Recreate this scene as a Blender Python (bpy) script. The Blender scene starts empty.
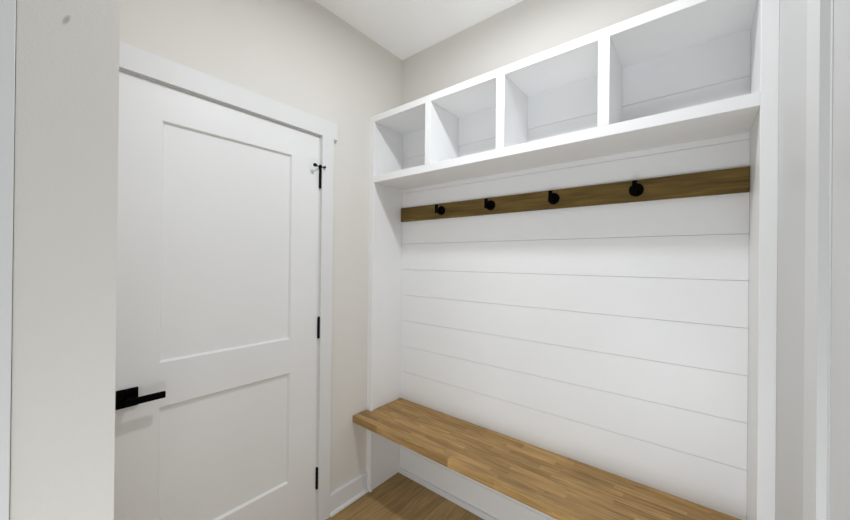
import bpy, bmesh, math, random
from mathutils import Vector, Matrix

S = bpy.context.scene
C = S.collection
random.seed(4)

# ------------------------------------------------------------------ materials
def new_mat(name):
    m = bpy.data.materials.new(name)
    m.use_nodes = True
    nt = m.node_tree
    return m, nt, nt.nodes['Principled BSDF']

def N(nt, kind, **kw):
    n = nt.nodes.new(kind)
    for k, v in kw.items():
        setattr(n, k, v)
    return n

def M(nt, op, a, b=None, c=None):
    n = nt.nodes.new('ShaderNodeMath')
    n.operation = op
    for i, v in enumerate((a, b, c)):
        if v is None:
            continue
        if isinstance(v, (int, float)):
            n.inputs[i].default_value = v
        else:
            nt.links.new(v, n.inputs[i])
    return n.outputs[0]

def ramp(nt, fac, stops):
    r = nt.nodes.new('ShaderNodeValToRGB')
    e = r.color_ramp.elements
    while len(e) < len(stops):
        e.new(0.5)
    for el, (p, c) in zip(e, stops):
        el.position = p
        el.color = (*c, 1)
    nt.links.new(fac, r.inputs[0])
    return r.outputs[0]

def paint(name, col, rough=0.4, spec=0.4, tex=0.0, scale=260.0, spot=None):
    """flat paint with a faint roller or brush texture"""
    m, nt, b = new_mat(name)
    b.inputs['Roughness'].default_value = rough
    b.inputs['Specular IOR Level'].default_value = spec
    tc = N(nt, 'ShaderNodeTexCoord')
    no = N(nt, 'ShaderNodeTexNoise')
    no.inputs['Scale'].default_value = 3.0
    no.inputs['Detail'].default_value = 3.0
    nt.links.new(tc.outputs['Object'], no.inputs['Vector'])
    out = ramp(nt, no.outputs['Fac'], [(0.3, tuple(c * 0.985 for c in col)), (0.7, tuple(min(1, c * 1.01) for c in col))])
    if spot:
        (sy, sz, ry, rz, sc) = spot
        sep = N(nt, 'ShaderNodeSeparateXYZ')
        nt.links.new(tc.outputs['Object'], sep.inputs[0])
        dy = M(nt, 'SUBTRACT', sep.outputs['Y'], sy)
        dz = M(nt, 'SUBTRACT', sep.outputs['Z'], sz)
        dy2 = M(nt, 'DIVIDE', M(nt, 'SUBTRACT', dy, M(nt, 'MULTIPLY', dz, 0.35)), ry)
        dz2 = M(nt, 'DIVIDE', dz, rz)
        d = M(nt, 'ADD', M(nt, 'MULTIPLY', dy2, dy2), M(nt, 'MULTIPLY', dz2, dz2))
        mr = N(nt, 'ShaderNodeMapRange')
        mr.inputs['From Min'].default_value = 0.1
        mr.inputs['From Max'].default_value = 1.6
        mr.inputs['To Min'].default_value = 0.62
        mr.inputs['To Max'].default_value = 0.0
        nt.links.new(d, mr.inputs['Value'])
        mx = N(nt, 'ShaderNodeMix', data_type='RGBA')
        nt.links.new(mr.outputs[0], mx.inputs['Factor'])
        nt.links.new(out, mx.inputs['A'])
        mx.inputs['B'].default_value = (*sc, 1)
        out = mx.outputs['Result']
    nt.links.new(out, b.inputs['Base Color'])
    if tex:
        n2 = N(nt, 'ShaderNodeTexNoise')
        n2.inputs['Scale'].default_value = scale
        n2.inputs['Detail'].default_value = 2.0
        nt.links.new(tc.outputs['Object'], n2.inputs['Vector'])
        bp = N(nt, 'ShaderNodeBump')
        bp.inputs['Strength'].default_value = tex
        bp.inputs['Distance'].default_value = 0.001
        nt.links.new(n2.outputs['Fac'], bp.inputs['Height'])
        nt.links.new(bp.outputs['Normal'], b.inputs['Normal'])
    return m

def staves(name, along, width, length, cols, rough, joint=0.0012, joint_dark=0.55, grain=1.0, spec=0.4, seed=0.0, end_joint=True, across=None, fine=95.0):
    """wood laid up from staves or planks running along one axis, random lengths and tones"""
    m, nt, b = new_mat(name)
    b.inputs['Roughness'].default_value = rough
    b.inputs['Specular IOR Level'].default_value = spec
    tc = N(nt, 'ShaderNodeTexCoord')
    sep = N(nt, 'ShaderNodeSeparateXYZ')
    nt.links.new(tc.outputs['Object'], sep.inputs[0])
    u = sep.outputs['X'] if along == 'x' else sep.outputs['Y']
    v = sep.outputs['Y'] if along == 'x' else sep.outputs['X']
    if across:
        v = sep.outputs[across]
    gv = M(nt, 'ADD', v, M(nt, 'MULTIPLY', sep.outputs['Z'], 0.9)) if not across else v
    vs = M(nt, 'ADD', M(nt, 'DIVIDE', v, width), 40.0 + seed)
    row = M(nt, 'FLOOR', vs)
    wr = N(nt, 'ShaderNodeTexWhiteNoise', noise_dimensions='1D')
    nt.links.new(row, wr.inputs['W'])
    us = M(nt, 'ADD', M(nt, 'DIVIDE', u, length), M(nt, 'MULTIPLY', wr.outputs['Value'], 17.3))
    col = M(nt, 'FLOOR', us)
    cmb = N(nt, 'ShaderNodeCombineXYZ')
    nt.links.new(row, cmb.inputs[0])
    nt.links.new(col, cmb.inputs[1])
    wc = N(nt, 'ShaderNodeTexWhiteNoise', noise_dimensions='2D')
    nt.links.new(cmb.outputs[0], wc.inputs['Vector'])
    base = ramp(nt, wc.outputs['Value'], cols)
    # grain: noise stretched along the stave, shifted per stave
    g = N(nt, 'ShaderNodeCombineXYZ')
    nt.links.new(M(nt, 'MULTIPLY', u, 5.0), g.inputs[0])
    nt.links.new(M(nt, 'MULTIPLY', gv, fine), g.inputs[1])
    nt.links.new(M(nt, 'MULTIPLY', wc.outputs['Value'], 40.0), g.inputs[2])
    gn = N(nt, 'ShaderNodeTexNoise')
    gn.inputs['Scale'].default_value = 1.0
    gn.inputs['Detail'].default_value = 5.0
    gn.inputs['Roughness'].default_value = 0.6
    gn.inputs['Distortion'].default_value = 0.6
    nt.links.new(g.outputs[0], gn.inputs['Vector'])
    gf = N(nt, 'ShaderNodeMapRange')
    gf.inputs['From Min'].default_value = 0.3
    gf.inputs['From Max'].default_value = 0.7
    gf.inputs['To Min'].default_value = 1.0 - 0.22 * grain
    gf.inputs['To Max'].default_value = 1.0 + 0.12 * grain
    nt.links.new(gn.outputs['Fac'], gf.inputs['Value'])
    # larger soft figure
    g2 = N(nt, 'ShaderNodeCombineXYZ')
    nt.links.new(M(nt, 'MULTIPLY', u, 4.0), g2.inputs[0])
    nt.links.new(M(nt, 'MULTIPLY', gv, 18.0), g2.inputs[1])
    nt.links.new(M(nt, 'MULTIPLY', wc.outputs['Value'], 23.0), g2.inputs[2])
    gn2 = N(nt, 'ShaderNodeTexNoise')
    gn2.inputs['Scale'].default_value = 1.0
    gn2.inputs['Detail'].default_value = 3.0
    nt.links.new(g2.outputs[0], gn2.inputs['Vector'])
    gf2 = N(nt, 'ShaderNodeMapRange')
    gf2.inputs['From Min'].default_value = 0.3
    gf2.inputs['From Max'].default_value = 0.7
    gf2.inputs['To Min'].default_value = 1.0 - 0.16 * grain
    gf2.inputs['To Max'].default_value = 1.0 + 0.10 * grain
    nt.links.new(gn2.outputs['Fac'], gf2.inputs['Value'])
    f = M(nt, 'MULTIPLY', gf.outputs[0], gf2.outputs[0])
    # joints between staves
    fv = M(nt, 'FRACT', vs)
    ev = M(nt, 'MULTIPLY', M(nt, 'MINIMUM', fv, M(nt, 'SUBTRACT', 1.0, fv)), width)
    jl = M(nt, 'LESS_THAN', ev, joint)
    if end_joint:
        fu = M(nt, 'FRACT', us)
        eu = M(nt, 'MULTIPLY', M(nt, 'MINIMUM', fu, M(nt, 'SUBTRACT', 1.0, fu)), length)
        jl = M(nt, 'MAXIMUM', jl, M(nt, 'LESS_THAN', eu, joint))
    f = M(nt, 'MULTIPLY', f, M(nt, 'SUBTRACT', 1.0, M(nt, 'MULTIPLY', jl, 1.0 - joint_dark)))
    vm = N(nt, 'ShaderNodeVectorMath', operation='SCALE')
    nt.links.new(base, vm.inputs[0])
    nt.links.new(f, vm.inputs['Scale'])
    nt.links.new(vm.outputs[0], b.inputs['Base Color'])
    bp = N(nt, 'ShaderNodeBump')
    bp.inputs['Strength'].default_value = 0.15
    bp.inputs['Distance'].default_value = 0.0006
    nt.links.new(f, bp.inputs['Height'])
    nt.links.new(bp.outputs['Normal'], b.inputs['Normal'])
    return m

def plain(name, col, rough, metal=0.0, spec=0.5):
    m, nt, b = new_mat(name)
    b.inputs['Roughness'].default_value = rough
    b.inputs['Metallic'].default_value = metal
    b.inputs['Specular IOR Level'].default_value = spec
    tc = N(nt, 'ShaderNodeTexCoord')
    no = N(nt, 'ShaderNodeTexNoise')
    no.inputs['Scale'].default_value = 90.0
    nt.links.new(tc.outputs['Object'], no.inputs['Vector'])
    out = ramp(nt, no.outputs['Fac'], [(0.3, tuple(c * 0.85 for c in col)), (0.7, tuple(c * 1.15 for c in col))])
    nt.links.new(out, b.inputs['Base Color'])
    return m

BEIGE = (0.690, 0.668, 0.628)
WHITE = (0.71, 0.71, 0.71)
m_wall = paint('beige_wall_paint', BEIGE, 0.65, 0.25, 0.25)
m_wall_end = paint('beige_wall_paint_scuffed', BEIGE, 0.65, 0.25, 0.25, spot=(-1.591, 1.779, 0.0034, 0.0088, (0.27, 0.26, 0.245)))
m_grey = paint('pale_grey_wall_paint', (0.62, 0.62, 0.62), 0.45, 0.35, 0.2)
m_ceil = paint('white_ceiling_paint', (0.93, 0.93, 0.93), 0.8, 0.2, 0.25, 180)
m_trim = paint('white_trim_enamel', WHITE, 0.48, 0.25, 0.03, 120)
m_door = paint('white_door_enamel', (0.775, 0.775, 0.775), 0.38, 0.4, 0.05, 160)
m_unit = paint('white_cabinet_enamel', (0.80, 0.80, 0.80), 0.36, 0.4, 0.03, 120)
m_door_shaded = paint('white_door_enamel_shaded', (0.64, 0.64, 0.64), 0.38, 0.4, 0.05, 160)  # same white door paint, darkened to put the right door's shade into the colour
m_ship = paint('white_shiplap_enamel', (0.79, 0.79, 0.79), 0.38, 0.4, 0.03, 120)
m_black = plain('matte_black_metal', (0.0018, 0.0018, 0.0018), 0.55, 0.0, 0.03)
m_hinge = plain('black_hinge_metal', (0.006, 0.006, 0.006), 0.5, 0.0, 0.08)
m_rubber = plain('black_rubber', (0.008, 0.008, 0.008), 0.8, 0.0, 0.2)
m_bench = staves('butcher_block_oak', 'x', 0.0383, 0.235,
                 [(0.0, (0.28, 0.158, 0.054)), (0.15, (0.365, 0.215, 0.078)), (0.5, (0.41, 0.248, 0.094)), (1.0, (0.45, 0.278, 0.110))],
                 0.5, joint=0.0004, joint_dark=0.85, grain=1.7, seed=11.02, spec=0.25)
m_floor = staves('brown_plank_floor', 'y', 0.152, 1.22,
                 [(0.0, (0.35, 0.228, 0.092)), (0.5, (0.46, 0.310, 0.134)), (1.0, (0.57, 0.395, 0.180))],
                 0.5, joint=0.0014, joint_dark=0.5, grain=1.2, seed=0.25, spec=0.25, fine=48.0)
m_rack = staves('walnut_stained_board', 'x', 0.6, 7.0,
                [(0.0, (0.160, 0.102, 0.027)), (1.0, (0.17, 0.108, 0.030))],
                0.55, joint=0.0, joint_dark=1.0, grain=1.9, seed=0.2, end_joint=False, across='Z', spec=0.2)

# ------------------------------------------------------------------ mesh helpers
def box(bm, x0, x1, y0, y1, z0, z1):
    v = [bm.verts.new(p) for p in ((x0, y0, z0), (x1, y0, z0), (x1, y1, z0), (x0, y1, z0),
                                   (x0, y0, z1), (x1, y0, z1), (x1, y1, z1), (x0, y1, z1))]
    for f in ((0, 3, 2, 1), (4, 5, 6, 7), (0, 1, 5, 4), (1, 2, 6, 5), (2, 3, 7, 6), (3, 0, 4, 7)):
        bm.faces.new([v[i] for i in f])

def cyl(bm, p0, p1, r, seg=28, r1=None):
    p0, p1 = Vector(p0), Vector(p1)
    d = p1 - p0
    q = d.to_track_quat('Z', 'Y').to_matrix().to_4x4()
    mat = Matrix.Translation((p0 + p1) / 2) @ q
    bmesh.ops.create_cone(bm, cap_ends=True, cap_tris=False, segments=seg, radius1=r, radius2=r if r1 is None else r1, depth=d.length, matrix=mat)

def prism(bm, pts, z0, z1):
    """closed outline in x, y pulled up from z0 to z1"""
    lo = [bm.verts.new((x, y, z0)) for x, y in pts]
    hi = [bm.verts.new((x, y, z1)) for x, y in pts]
    bm.faces.new(list(reversed(lo)))
    bm.faces.new(hi)
    n = len(pts)
    for i in range(n):
        j = (i + 1) % n
        bm.faces.new((lo[i], lo[j], hi[j], hi[i]))

def obj(name, bm, mat, parent=None, bevel=0.0, seg=2, smooth=False):
    bmesh.ops.recalc_face_normals(bm, faces=bm.faces)
    off = Vector((0, 0, 0))
    p = parent
    while p is not None:
        off += p.location
        p = p.parent
    bmesh.ops.translate(bm, verts=bm.verts, vec=-off)
    me = bpy.data.meshes.new(name)
    bm.to_mesh(me)
    bm.free()
    me.materials.append(mat)
    if smooth:
        for p in me.polygons:
            p.use_smooth = len(p.vertices) == 4
    o = bpy.data.objects.new(name, me)
    C.objects.link(o)
    if parent is not None:
        o.parent = parent
    if bevel:
        b = o.modifiers.new('bevel', 'BEVEL')
        b.width = bevel
        b.segments = seg
        b.limit_method = 'ANGLE'
        b.angle_limit = math.radians(40)
    return o

def boxes(name, mat, parent, blist, bevel=0.0, seg=2):
    bm = bmesh.new()
    for b in blist:
        box(bm, *b)
    return obj(name, bm, mat, parent, bevel, seg)

def tag(o, label, cat, group=None, kind=None):
    o['label'] = label
    o['category'] = cat
    if group:
        o['group'] = group
    if kind:
        o['kind'] = kind
    return o

def empty(name, loc):
    o = bpy.data.objects.new(name, None)
    o.location = loc
    o.empty_display_size = 0.05
    C.objects.link(o)
    return o

# ------------------------------------------------------------------ measurements (metres)
H = 2.736            # ceiling
W = 1.738            # right wall
YD = 0.018           # drywall behind the boards
YF = -0.263          # front of the cubby unit
FRONT_N, FRONT_F = -1.643, -1.5254   # the two faces of the partition the room is entered through
XE = 0.7593          # its end

# ------------------------------------------------------------------ the shell
tag(boxes('floor', m_floor, None, [(-2.2, 3.4, -4.4, 0.13, -0.05, 0.0)]), 'brown wood plank floor under the bench and along the left wall', 'floor', kind='structure')
tag(boxes('ceiling', m_ceil, None, [(-2.2, 3.4, -4.4, 0.13, H, H + 0.05)]), 'smooth white ceiling over the corner above the cubbies', 'ceiling', kind='structure')
# left wall: solid behind the closed door, niche for the slab
NY0, NY1, NZ = -1.441, -0.594, 2.056
tag(boxes('wall_left', m_wall, None, [
    (-0.06, 0.0, NY1, YD, 0.0, H), (-0.06, 0.0, FRONT_F, NY0, 0.0, H), (-0.06, 0.0, NY0, NY1, NZ, H),
    (-0.12, -0.06, FRONT_F, YD, 0.0, H)]), 'beige painted wall around the white panel door', 'wall', kind='structure')
tag(boxes('wall_back', m_wall, None, [(-0.12, W + 0.10, YD, YD + 0.10, 0.0, H)]), 'beige painted wall showing above the row of cubbies', 'wall', kind='structure')
tag(boxes('wall_front', m_wall_end, None, [(-0.8, XE, FRONT_N, FRONT_F, 0.0, H)]), 'beige end of the partition left of the panel door, with a small grey scuff', 'wall', kind='structure')
DY0, DY1, DZ = -1.66, -0.802, 2.056
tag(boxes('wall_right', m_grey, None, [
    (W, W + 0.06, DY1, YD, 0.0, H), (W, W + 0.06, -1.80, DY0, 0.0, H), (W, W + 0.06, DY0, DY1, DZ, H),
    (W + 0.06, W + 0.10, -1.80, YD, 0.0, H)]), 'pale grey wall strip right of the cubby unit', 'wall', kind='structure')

# skirting on the left wall, with shoe moulding
bl = empty('baseboard_left', (0, (YF - 0.533) / 2, 0))
tag(bl, 'white baseboard between the door casing and the cubby unit', 'baseboard', kind='structure')
bm = bmesh.new()
prof = [(0.0, 0.0), (0.014, 0.0), (0.014, 0.106), (0.010, 0.1135), (0.0, 0.1135)]
a = [bm.verts.new((x, -0.5325, z)) for x, z in prof]
b = [bm.verts.new((x, YF - 0.0005, z)) for x, z in prof]
bm.faces.new(a); bm.faces.new(b)
for i in range(5):
    bm.faces.new((a[i], a[(i + 1) % 5], b[(i + 1) % 5], b[i]))
obj('board', bm, m_trim, bl)
bm = bmesh.new()
prof = [(0.014, 0.0), (0.026, 0.0), (0.0255, 0.007), (0.0225, 0.0125), (0.018, 0.0155), (0.014, 0.0165)]
a = [bm.verts.new((x, -0.5325, z)) for x, z in prof]
b = [bm.verts.new((x, YF - 0.0005, z)) for x, z in prof]
bm.faces.new(a); bm.faces.new(b)
for i in range(6):
    bm.faces.new((a[i], a[(i + 1) % 6], b[(i + 1) % 6], b[i]))
obj('shoe_moulding', bm, m_trim, bl)

# ------------------------------------------------------------------ left door
SY0, SY1, SZ0, SZ1 = -1.424, -0.612, 0.012, 2.0375
t1 = empty('trim_1', (0, -1.0, 0))
tag(t1, 'white flat casing with a wide head board around the left panel door', 'door casing', kind='structure')
boxes('side_casing', m_trim, t1, [(0.0, 0.019, -0.6045, -0.5332, 0.0, 2.0445)])
boxes('side_casing', m_trim, t1, [(0.0, 0.019, -1.502, -1.432, 0.0, 2.0445)])
boxes('head_casing', m_trim, t1, [(0.0, 0.0192, -1.523, -0.5085, 2.0445, 2.1322)])
boxes('jamb', m_trim, t1, [(-0.059, -0.0005, -0.6106, -0.5945, 0.0, 2.0392), (-0.059, -0.0005, -1.4405, -1.428, 0.0, 2.0392),
                           (-0.059, -0.0005, -1.4405, -0.5945, 2.0394, 2.0555)])
boxes('stop_strip', m_trim, t1, [(-0.0585, -0.0385, -0.622, -0.6107, 0.0, 2.028), (-0.0585, -0.0385, -1.4275, -1.414, 0.0, 2.028),
                                 (-0.0585, -0.0385, -1.4275, -0.6107, 2.029, 2.0392)])

d1 = empty('door_1', (0, (SY0 + SY1) / 2, SZ0))
tag(d1, 'closed white two-panel door with black lever handle and black hinges', 'door', kind='structure')
bm = bmesh.new()
PY0, PY1 = -1.2848, -0.7635
panels = [(0.2909, 0.8325), (0.9991, 1.9055)]
XF, XB, DEP, INS = 0.0, -0.036, 0.011, 0.007
vc = {}
def V(x, y, z):
    k = (round(x, 5), round(y, 5), round(z, 5))
    if k not in vc:
        vc[k] = bm.verts.new(k)
    return vc[k]
ys = [SY0, PY0, PY1, SY1]
zs = [SZ0, panels[0][0], panels[0][1], panels[1][0], panels[1][1], SZ1]
for i in range(3):
    for j in range(5):
        y0, y1, z0, z1 = ys[i], ys[i + 1], zs[j], zs[j + 1]
        if i == 1 and j in (1, 3):
            o_ = [V(XF, y0, z0), V(XF, y1, z0), V(XF, y1, z1), V(XF, y0, z1)]
            n_ = [V(XF - DEP, y0 + INS, z0 + INS), V(XF - DEP, y1 - INS, z0 + INS), V(XF - DEP, y1 - INS, z1 - INS), V(XF - DEP, y0 + INS, z1 - INS)]
            for k in range(4):
                bm.faces.new((o_[k], o_[(k + 1) % 4], n_[(k + 1) % 4], n_[k]))
            bm.faces.new(n_)
        else:
            bm.faces.new((V(XF, y0, z0), V(XF, y1, z0), V(XF, y1, z1), V(XF, y0, z1)))
bk = [V(XB, SY0, SZ0), V(XB, SY1, SZ0), V(XB, SY1, SZ1), V(XB, SY0, SZ1)]
bm.faces.new(bk)
bm.faces.new([bk[0], bk[1]] + [V(XF, y, SZ0) for y in reversed(ys)])
bm.faces.new([bk[3], bk[2]] + [V(XF, y, SZ1) for y in reversed(ys)])
bm.faces.new([bk[0], bk[3]] + [V(XF, SY0, z) for z in reversed(zs)])
bm.faces.new([bk[1], bk[2]] + [V(XF, SY1, z) for z in reversed(zs)])
obj('door_slab', bm, m_door, d1)

# hinges: knuckles, and the pin stop on the top one
for zc, top in ((0.2413, False), (1.0335, False), (1.823, True)):
    bm = bmesh.new()
    h = 0.106
    n = 5
    for k in range(n):
        z0 = zc - h / 2 + k * h / n
        cyl(bm, (0.0066, -0.608, z0 + 0.0004), (0.0066, -0.608, z0 + h / n - 0.0004), 0.0066, 20)
    box(bm, -0.012, 0.0012, -0.6113, -0.6093, zc - h / 2, zc + h / 2)
    cyl(bm, (0.0066, -0.608, zc - h / 2 - 0.004), (0.0066, -0.608, zc + h / 2 + 0.004), 0.0045, 16)
    hg = obj('hinge', bm, m_hinge, d1, smooth=True)
    if top:
        ds_bm = bmesh.new()
        zt = zc + h / 2 + 0.002
        cyl(ds_bm, (0.0066, -0.608, zt - 0.003), (0.0066, -0.608, zt + 0.007), 0.0088, 20)
        cyl(ds_bm, (0.0066, -0.608, zt + 0.006), (0.0066, -0.608, zt + 0.012), 0.0055, 16)
        cyl(ds_bm, (0.0066, -0.608, zt + 0.001), (0.034, -0.657, zt - 0.003), 0.0028, 12)
        cyl(ds_bm, (0.0066, -0.608, zt + 0.001), (0.029, -0.594, zt - 0.001), 0.0040, 12)
        st = obj('hinge_stop', ds_bm, m_black, d1, smooth=True)
        b2 = bmesh.new()
        cyl(b2, (0.0305, -0.6510, zt - 0.0022), (0.0365, -0.6620, zt - 0.0035), 0.0085, 18)
        obj('rubber_bumper', b2, m_rubber, st, smooth=True)
        b3 = bmesh.new()
        cyl(b3, (0.0255, -0.5965, zt - 0.0008), (0.0310, -0.5930, zt - 0.0012), 0.0060, 18)
        obj('rubber_bumper', b3, m_rubber, st, smooth=True)

# lever handle on a square rose
hd = empty('door_handle', (0, -1.3763 - d1.location.y, 0.8976 - SZ0))
hd.parent = d1
boxes('rose', m_black, hd, [(0.0003, 0.0095, -1.4060, -1.3465, 0.8655, 0.9295)], 0.0012)
bm = bmesh.new()
cyl(bm, (0.0095, -1.3763, 0.8960), (0.050, -1.3763, 0.8960), 0.0095, 24)
obj('neck', bm, m_black, hd, smooth=True)
boxes('lever', m_black, hd, [(0.0475, 0.0575, -1.3875, -1.2780, 0.8835, 0.9065)], 0.0012)

# ------------------------------------------------------------------ right door, closed, by the camera
t2 = empty('trim_2', (W, -1.2, 0))
tag(t2, 'white flat casing at the right edge of the view, beyond the pale grey wall', 'door casing', kind='structure')
boxes('side_casing', m_trim, t2, [(W - 0.019, W, -0.8017, -0.711, 0.0, 2.0445)])
boxes('side_casing', m_trim, t2, [(W - 0.019, W, -1.751, -1.660, 0.0, 2.0445)])
boxes('head_casing', m_trim, t2, [(W - 0.0205, W, -1.775, -0.686, 2.0447, 2.1322)])
boxes('jamb', m_trim, t2, [(W - 0.0075, W + 0.059, -0.8135, -0.8018, 0.0, 2.0405), (W - 0.0075, W + 0.059, -1.6595, -1.655, 0.0, 2.0405),
                           (W + 0.0005, W + 0.059, -1.6595, -0.8022, 2.041, 2.0555)])
d2 = tag(boxes('door_2', m_door_shaded, None, [(W - 0.0065, W + 0.036, -1.652, -0.8142, 0.012, 2.0375)], 0.001), 'white door slab at the far right edge, closed within its casing', 'door', kind='structure')

# casing on the near face of the partition, left edge of the picture
tag(boxes('trim_3', m_trim, None, [(XE - 0.089, XE + 0.002, FRONT_N - 0.021, FRONT_N - 0.0006, 0.0, 2.6)], 0.0012), 'white casing strip at the far left edge, on the end of the beige partition', 'door casing', kind='structure')

# ------------------------------------------------------------------ built-in cubby unit
ZT, ZTB, ZS, ZSB = 2.2585, 2.2222, 1.897, 1.857
XP, XS, XR = 0.033, 0.0405, 1.700
u = empty('cubby_unit', (W / 2, (YF + 0) / 2, 0))
tag(u, 'tall built-in white wall unit with four open cubbies over a shiplap back', 'storage unit')
boxes('side_panel', m_unit, u, [(0.001, XP, YF + 0.018, YD - 0.0005, 0.0, ZTB)], 0.0008)
boxes('side_panel', m_unit, u, [(XR, W - 0.001, YF + 0.018, YD - 0.0005, 0.0, ZTB)], 0.0008)
boxes('stile', m_unit, u, [(0.0, XS, YF, YF + 0.018, 0.0, ZTB)], 0.0012)
boxes('stile', m_unit, u, [(XR, W, YF, YF + 0.018, 0.0, ZTB)], 0.0012)
boxes('top_panel', m_unit, u, [(0.0006, W, YF, YD - 0.0005, ZTB, ZT)], 0.0012)
boxes('shelf', m_unit, u, [(XS, XR, YF, YF + 0.018, ZSB, ZS), (XP, XR, YF + 0.018, -0.0002, ZSB, ZS)], 0.0012)
for x0, x1 in ((0.4334, 0.471), (0.8452, 0.8866), (1.2642, 1.3037)):
    boxes('divider', m_unit, u, [(x0, x1, YF, -0.0002, ZS, ZTB)], 0.0012)
# shiplap: one back of boards with a shadow gap at each seam
seams = [0.161, 0.3288, 0.4965, 0.6637, 0.8299, 0.9969, 1.1649, 1.3324, 1.4991, 1.6660, 1.8323, 2.0568]
zlist = [0.0] + seams + [ZTB]
bm = bmesh.new()
G = 0.0006
for k in range(len(zlist) - 1):
    z0 = zlist[k] + (G if k else 0)
    z1 = zlist[k + 1] - (G if k < len(zlist) - 2 else 0)
    box(bm, XP + 0.0004, XR - 0.0004, 0.0, 0.010, z0, z1)
box(bm, XP + 0.0004, XR - 0.0004, 0.0085, YD - 0.0005, 0.0, ZTB)
obj('shiplap_back', bm, m_ship, u, 0.0004, 1)
bm = bmesh.new()
prof = [(0.0, 0.0), (-0.013, 0.0), (-0.013, 0.022), (-0.008, 0.029), (0.0, 0.031)]
a = [bm.verts.new((XP + 0.0006, y, z)) for y, z in prof]
b = [bm.verts.new((XR - 0.0006, y, z)) for y, z in prof]
bm.faces.new(a); bm.faces.new(b)
for i in range(5):
    bm.faces.new((a[i], a[(i + 1) % 5], b[(i + 1) % 5], b[i]))
obj('shoe_moulding', bm, m_trim, u)

# ------------------------------------------------------------------ bench top, notched round the stiles
ZB, ZBB, YB = 0.4874, 0.4475, -0.3715
bn = empty('bench_seat', (W / 2, -0.18, ZBB))
tag(bn, 'long butcher-block wood bench seat under the hooks, against white shiplap', 'bench')
bm = bmesh.new()
prism(bm, [(0.001, YB), (W - 0.001, YB), (W - 0.001, YF - 0.001), (XR - 0.001, YF - 0.001), (XR - 0.001, -0.0012),
           (XP + 0.001, -0.0012), (XP + 0.001, YF + 0.019), (XS + 0.001, YF + 0.019), (XS + 0.001, YF - 0.001), (0.001, YF - 0.001)], ZBB, ZB)
obj('seat', bm, m_bench, bn, 0.0035, 3)

# ------------------------------------------------------------------ coat rack: board and four robe hooks
RX0, RX1, RZ0, RZ1 = 0.0365, 1.6985, 1.6446, 1.7335
rk = empty('coat_rack', ((RX0 + RX1) / 2, 0.0, RZ0))
tag(rk, 'long dark stained wood board with four black hooks on white shiplap', 'coat rack')
boxes('board', m_rack, rk, [(RX0, RX1, -0.018, -0.0004, RZ0, RZ1)], 0.0012)
HZ = 1.6905
def hook_parts(x):
    e = empty('hook', (x - rk.location.x, -0.018, HZ - RZ0))
    e.parent = rk
    bm = bmesh.new()
    cyl(bm, (x, -0.0182, HZ), (x, -0.0262, HZ), 0.0262, 48)
    obj('rosette', bm, m_black, e, 0.0012, 2, smooth=True)
    bm = bmesh.new()
    cyl(bm, (x, -0.0255, HZ - 0.012), (x, -0.066, HZ - 0.012), 0.0070, 24)
    obj('arm', bm, m_black, e, smooth=True)
    bm = bmesh.new()
    box(bm, x - 0.0082, x + 0.0082, -0.0755, -0.0655, HZ - 0.0215, HZ + 0.0305)
    obj('peg', bm, m_black, e, 0.0015, 2)
    return e
first = hook_parts(0.3685)
for x in (0.694, 1.0265, 1.3605):
    e = first.copy()
    C.objects.link(e)
    e.location.x = x - rk.location.x
    for ch in list(first.children):
        c = ch.copy()
        C.objects.link(c)
        c.parent = e

# ------------------------------------------------------------------ light
def area(name, loc, size, power, rot=(0, 0, 0), col=(1, 1, 1), shape='DISK', size_y=None):
    l = bpy.data.lights.new(name, 'AREA')
    l.shape = shape
    l.size = size
    if size_y:
        l.size_y = size_y
    l.energy = power
    l.color = col
    o = bpy.data.objects.new(name, l)
    o.location = loc
    o.rotation_euler = rot
    C.objects.link(o)
    return o
COOL = (0.925, 0.962, 1.0)
area('ceiling_lamp', (0.97, -0.79, 2.69), 0.11, 14.2, col=COOL)
# added fill lights in the hall behind the viewpoint, with no fixtures of their own
aim = (Vector((0.4, -0.5, 1.9)) - Vector((1.95, -2.8, 1.1))).to_track_quat('-Z', 'Y').to_euler()
area('hall_fill', (1.95, -2.8, 1.1), 0.8, 6.0, rot=aim, col=COOL)  # added soft fill from the right rear, aimed into the room
area('hall_low_fill', (1.4, -3.0, 0.3), 1.2, 20.0, rot=(math.radians(115), 0, 0), col=(0.87, 0.94, 1.0), shape='RECTANGLE', size_y=0.6)  # added low fill tilted upward, standing in for floor bounce
area('passage_fill', (1.50, -1.72, 0.45), 0.4, 4.7, rot=(math.radians(97), 0, math.radians(24)), col=(0.91, 0.96, 1.0), shape='RECTANGLE', size_y=0.7)  # added fill in the opening to lift the lower door

w = bpy.data.worlds.new('world')
S.world = w
w.use_nodes = True
bg = w.node_tree.nodes['Background']
bg.inputs['Color'].default_value = (0.97, 0.985, 1.0, 1)
bg.inputs['Strength'].default_value = 0.04

# ------------------------------------------------------------------ camera
yaw, pitch, roll = (math.radians(a) for a in (39.009, 0.120, 0.605))
F = Vector((-math.sin(yaw) * math.cos(pitch), math.cos(yaw) * math.cos(pitch), math.sin(pitch)))
R = Vector((math.cos(yaw), math.sin(yaw), 0))
U = R.cross(F)
R2 = R * math.cos(roll) + U * math.sin(roll)
U2 = R2.cross(F)
cam = bpy.data.cameras.new('camera')
cam.sensor_width = 36.0
cam.lens = 340.42 / 850 * 36.0
cam.clip_start = 0.02
co = bpy.data.objects.new('camera', cam)
mw = Matrix((R2, U2, -F)).transposed().to_4x4()
mw.translation = Vector((1.5678, -1.6512, 1.3914))
co.matrix_world = mw
C.objects.link(co)
S.camera = co

S.view_settings.view_transform = 'Standard'
S.view_settings.look = 'None'
S.view_settings.gamma = 1.0
S.view_settings.use_curve_mapping = False
S.view_settings.exposure = 0.0
S.cycles.max_bounces = 14
S.cycles.diffuse_bounces = 10
S.cycles.use_denoising = True
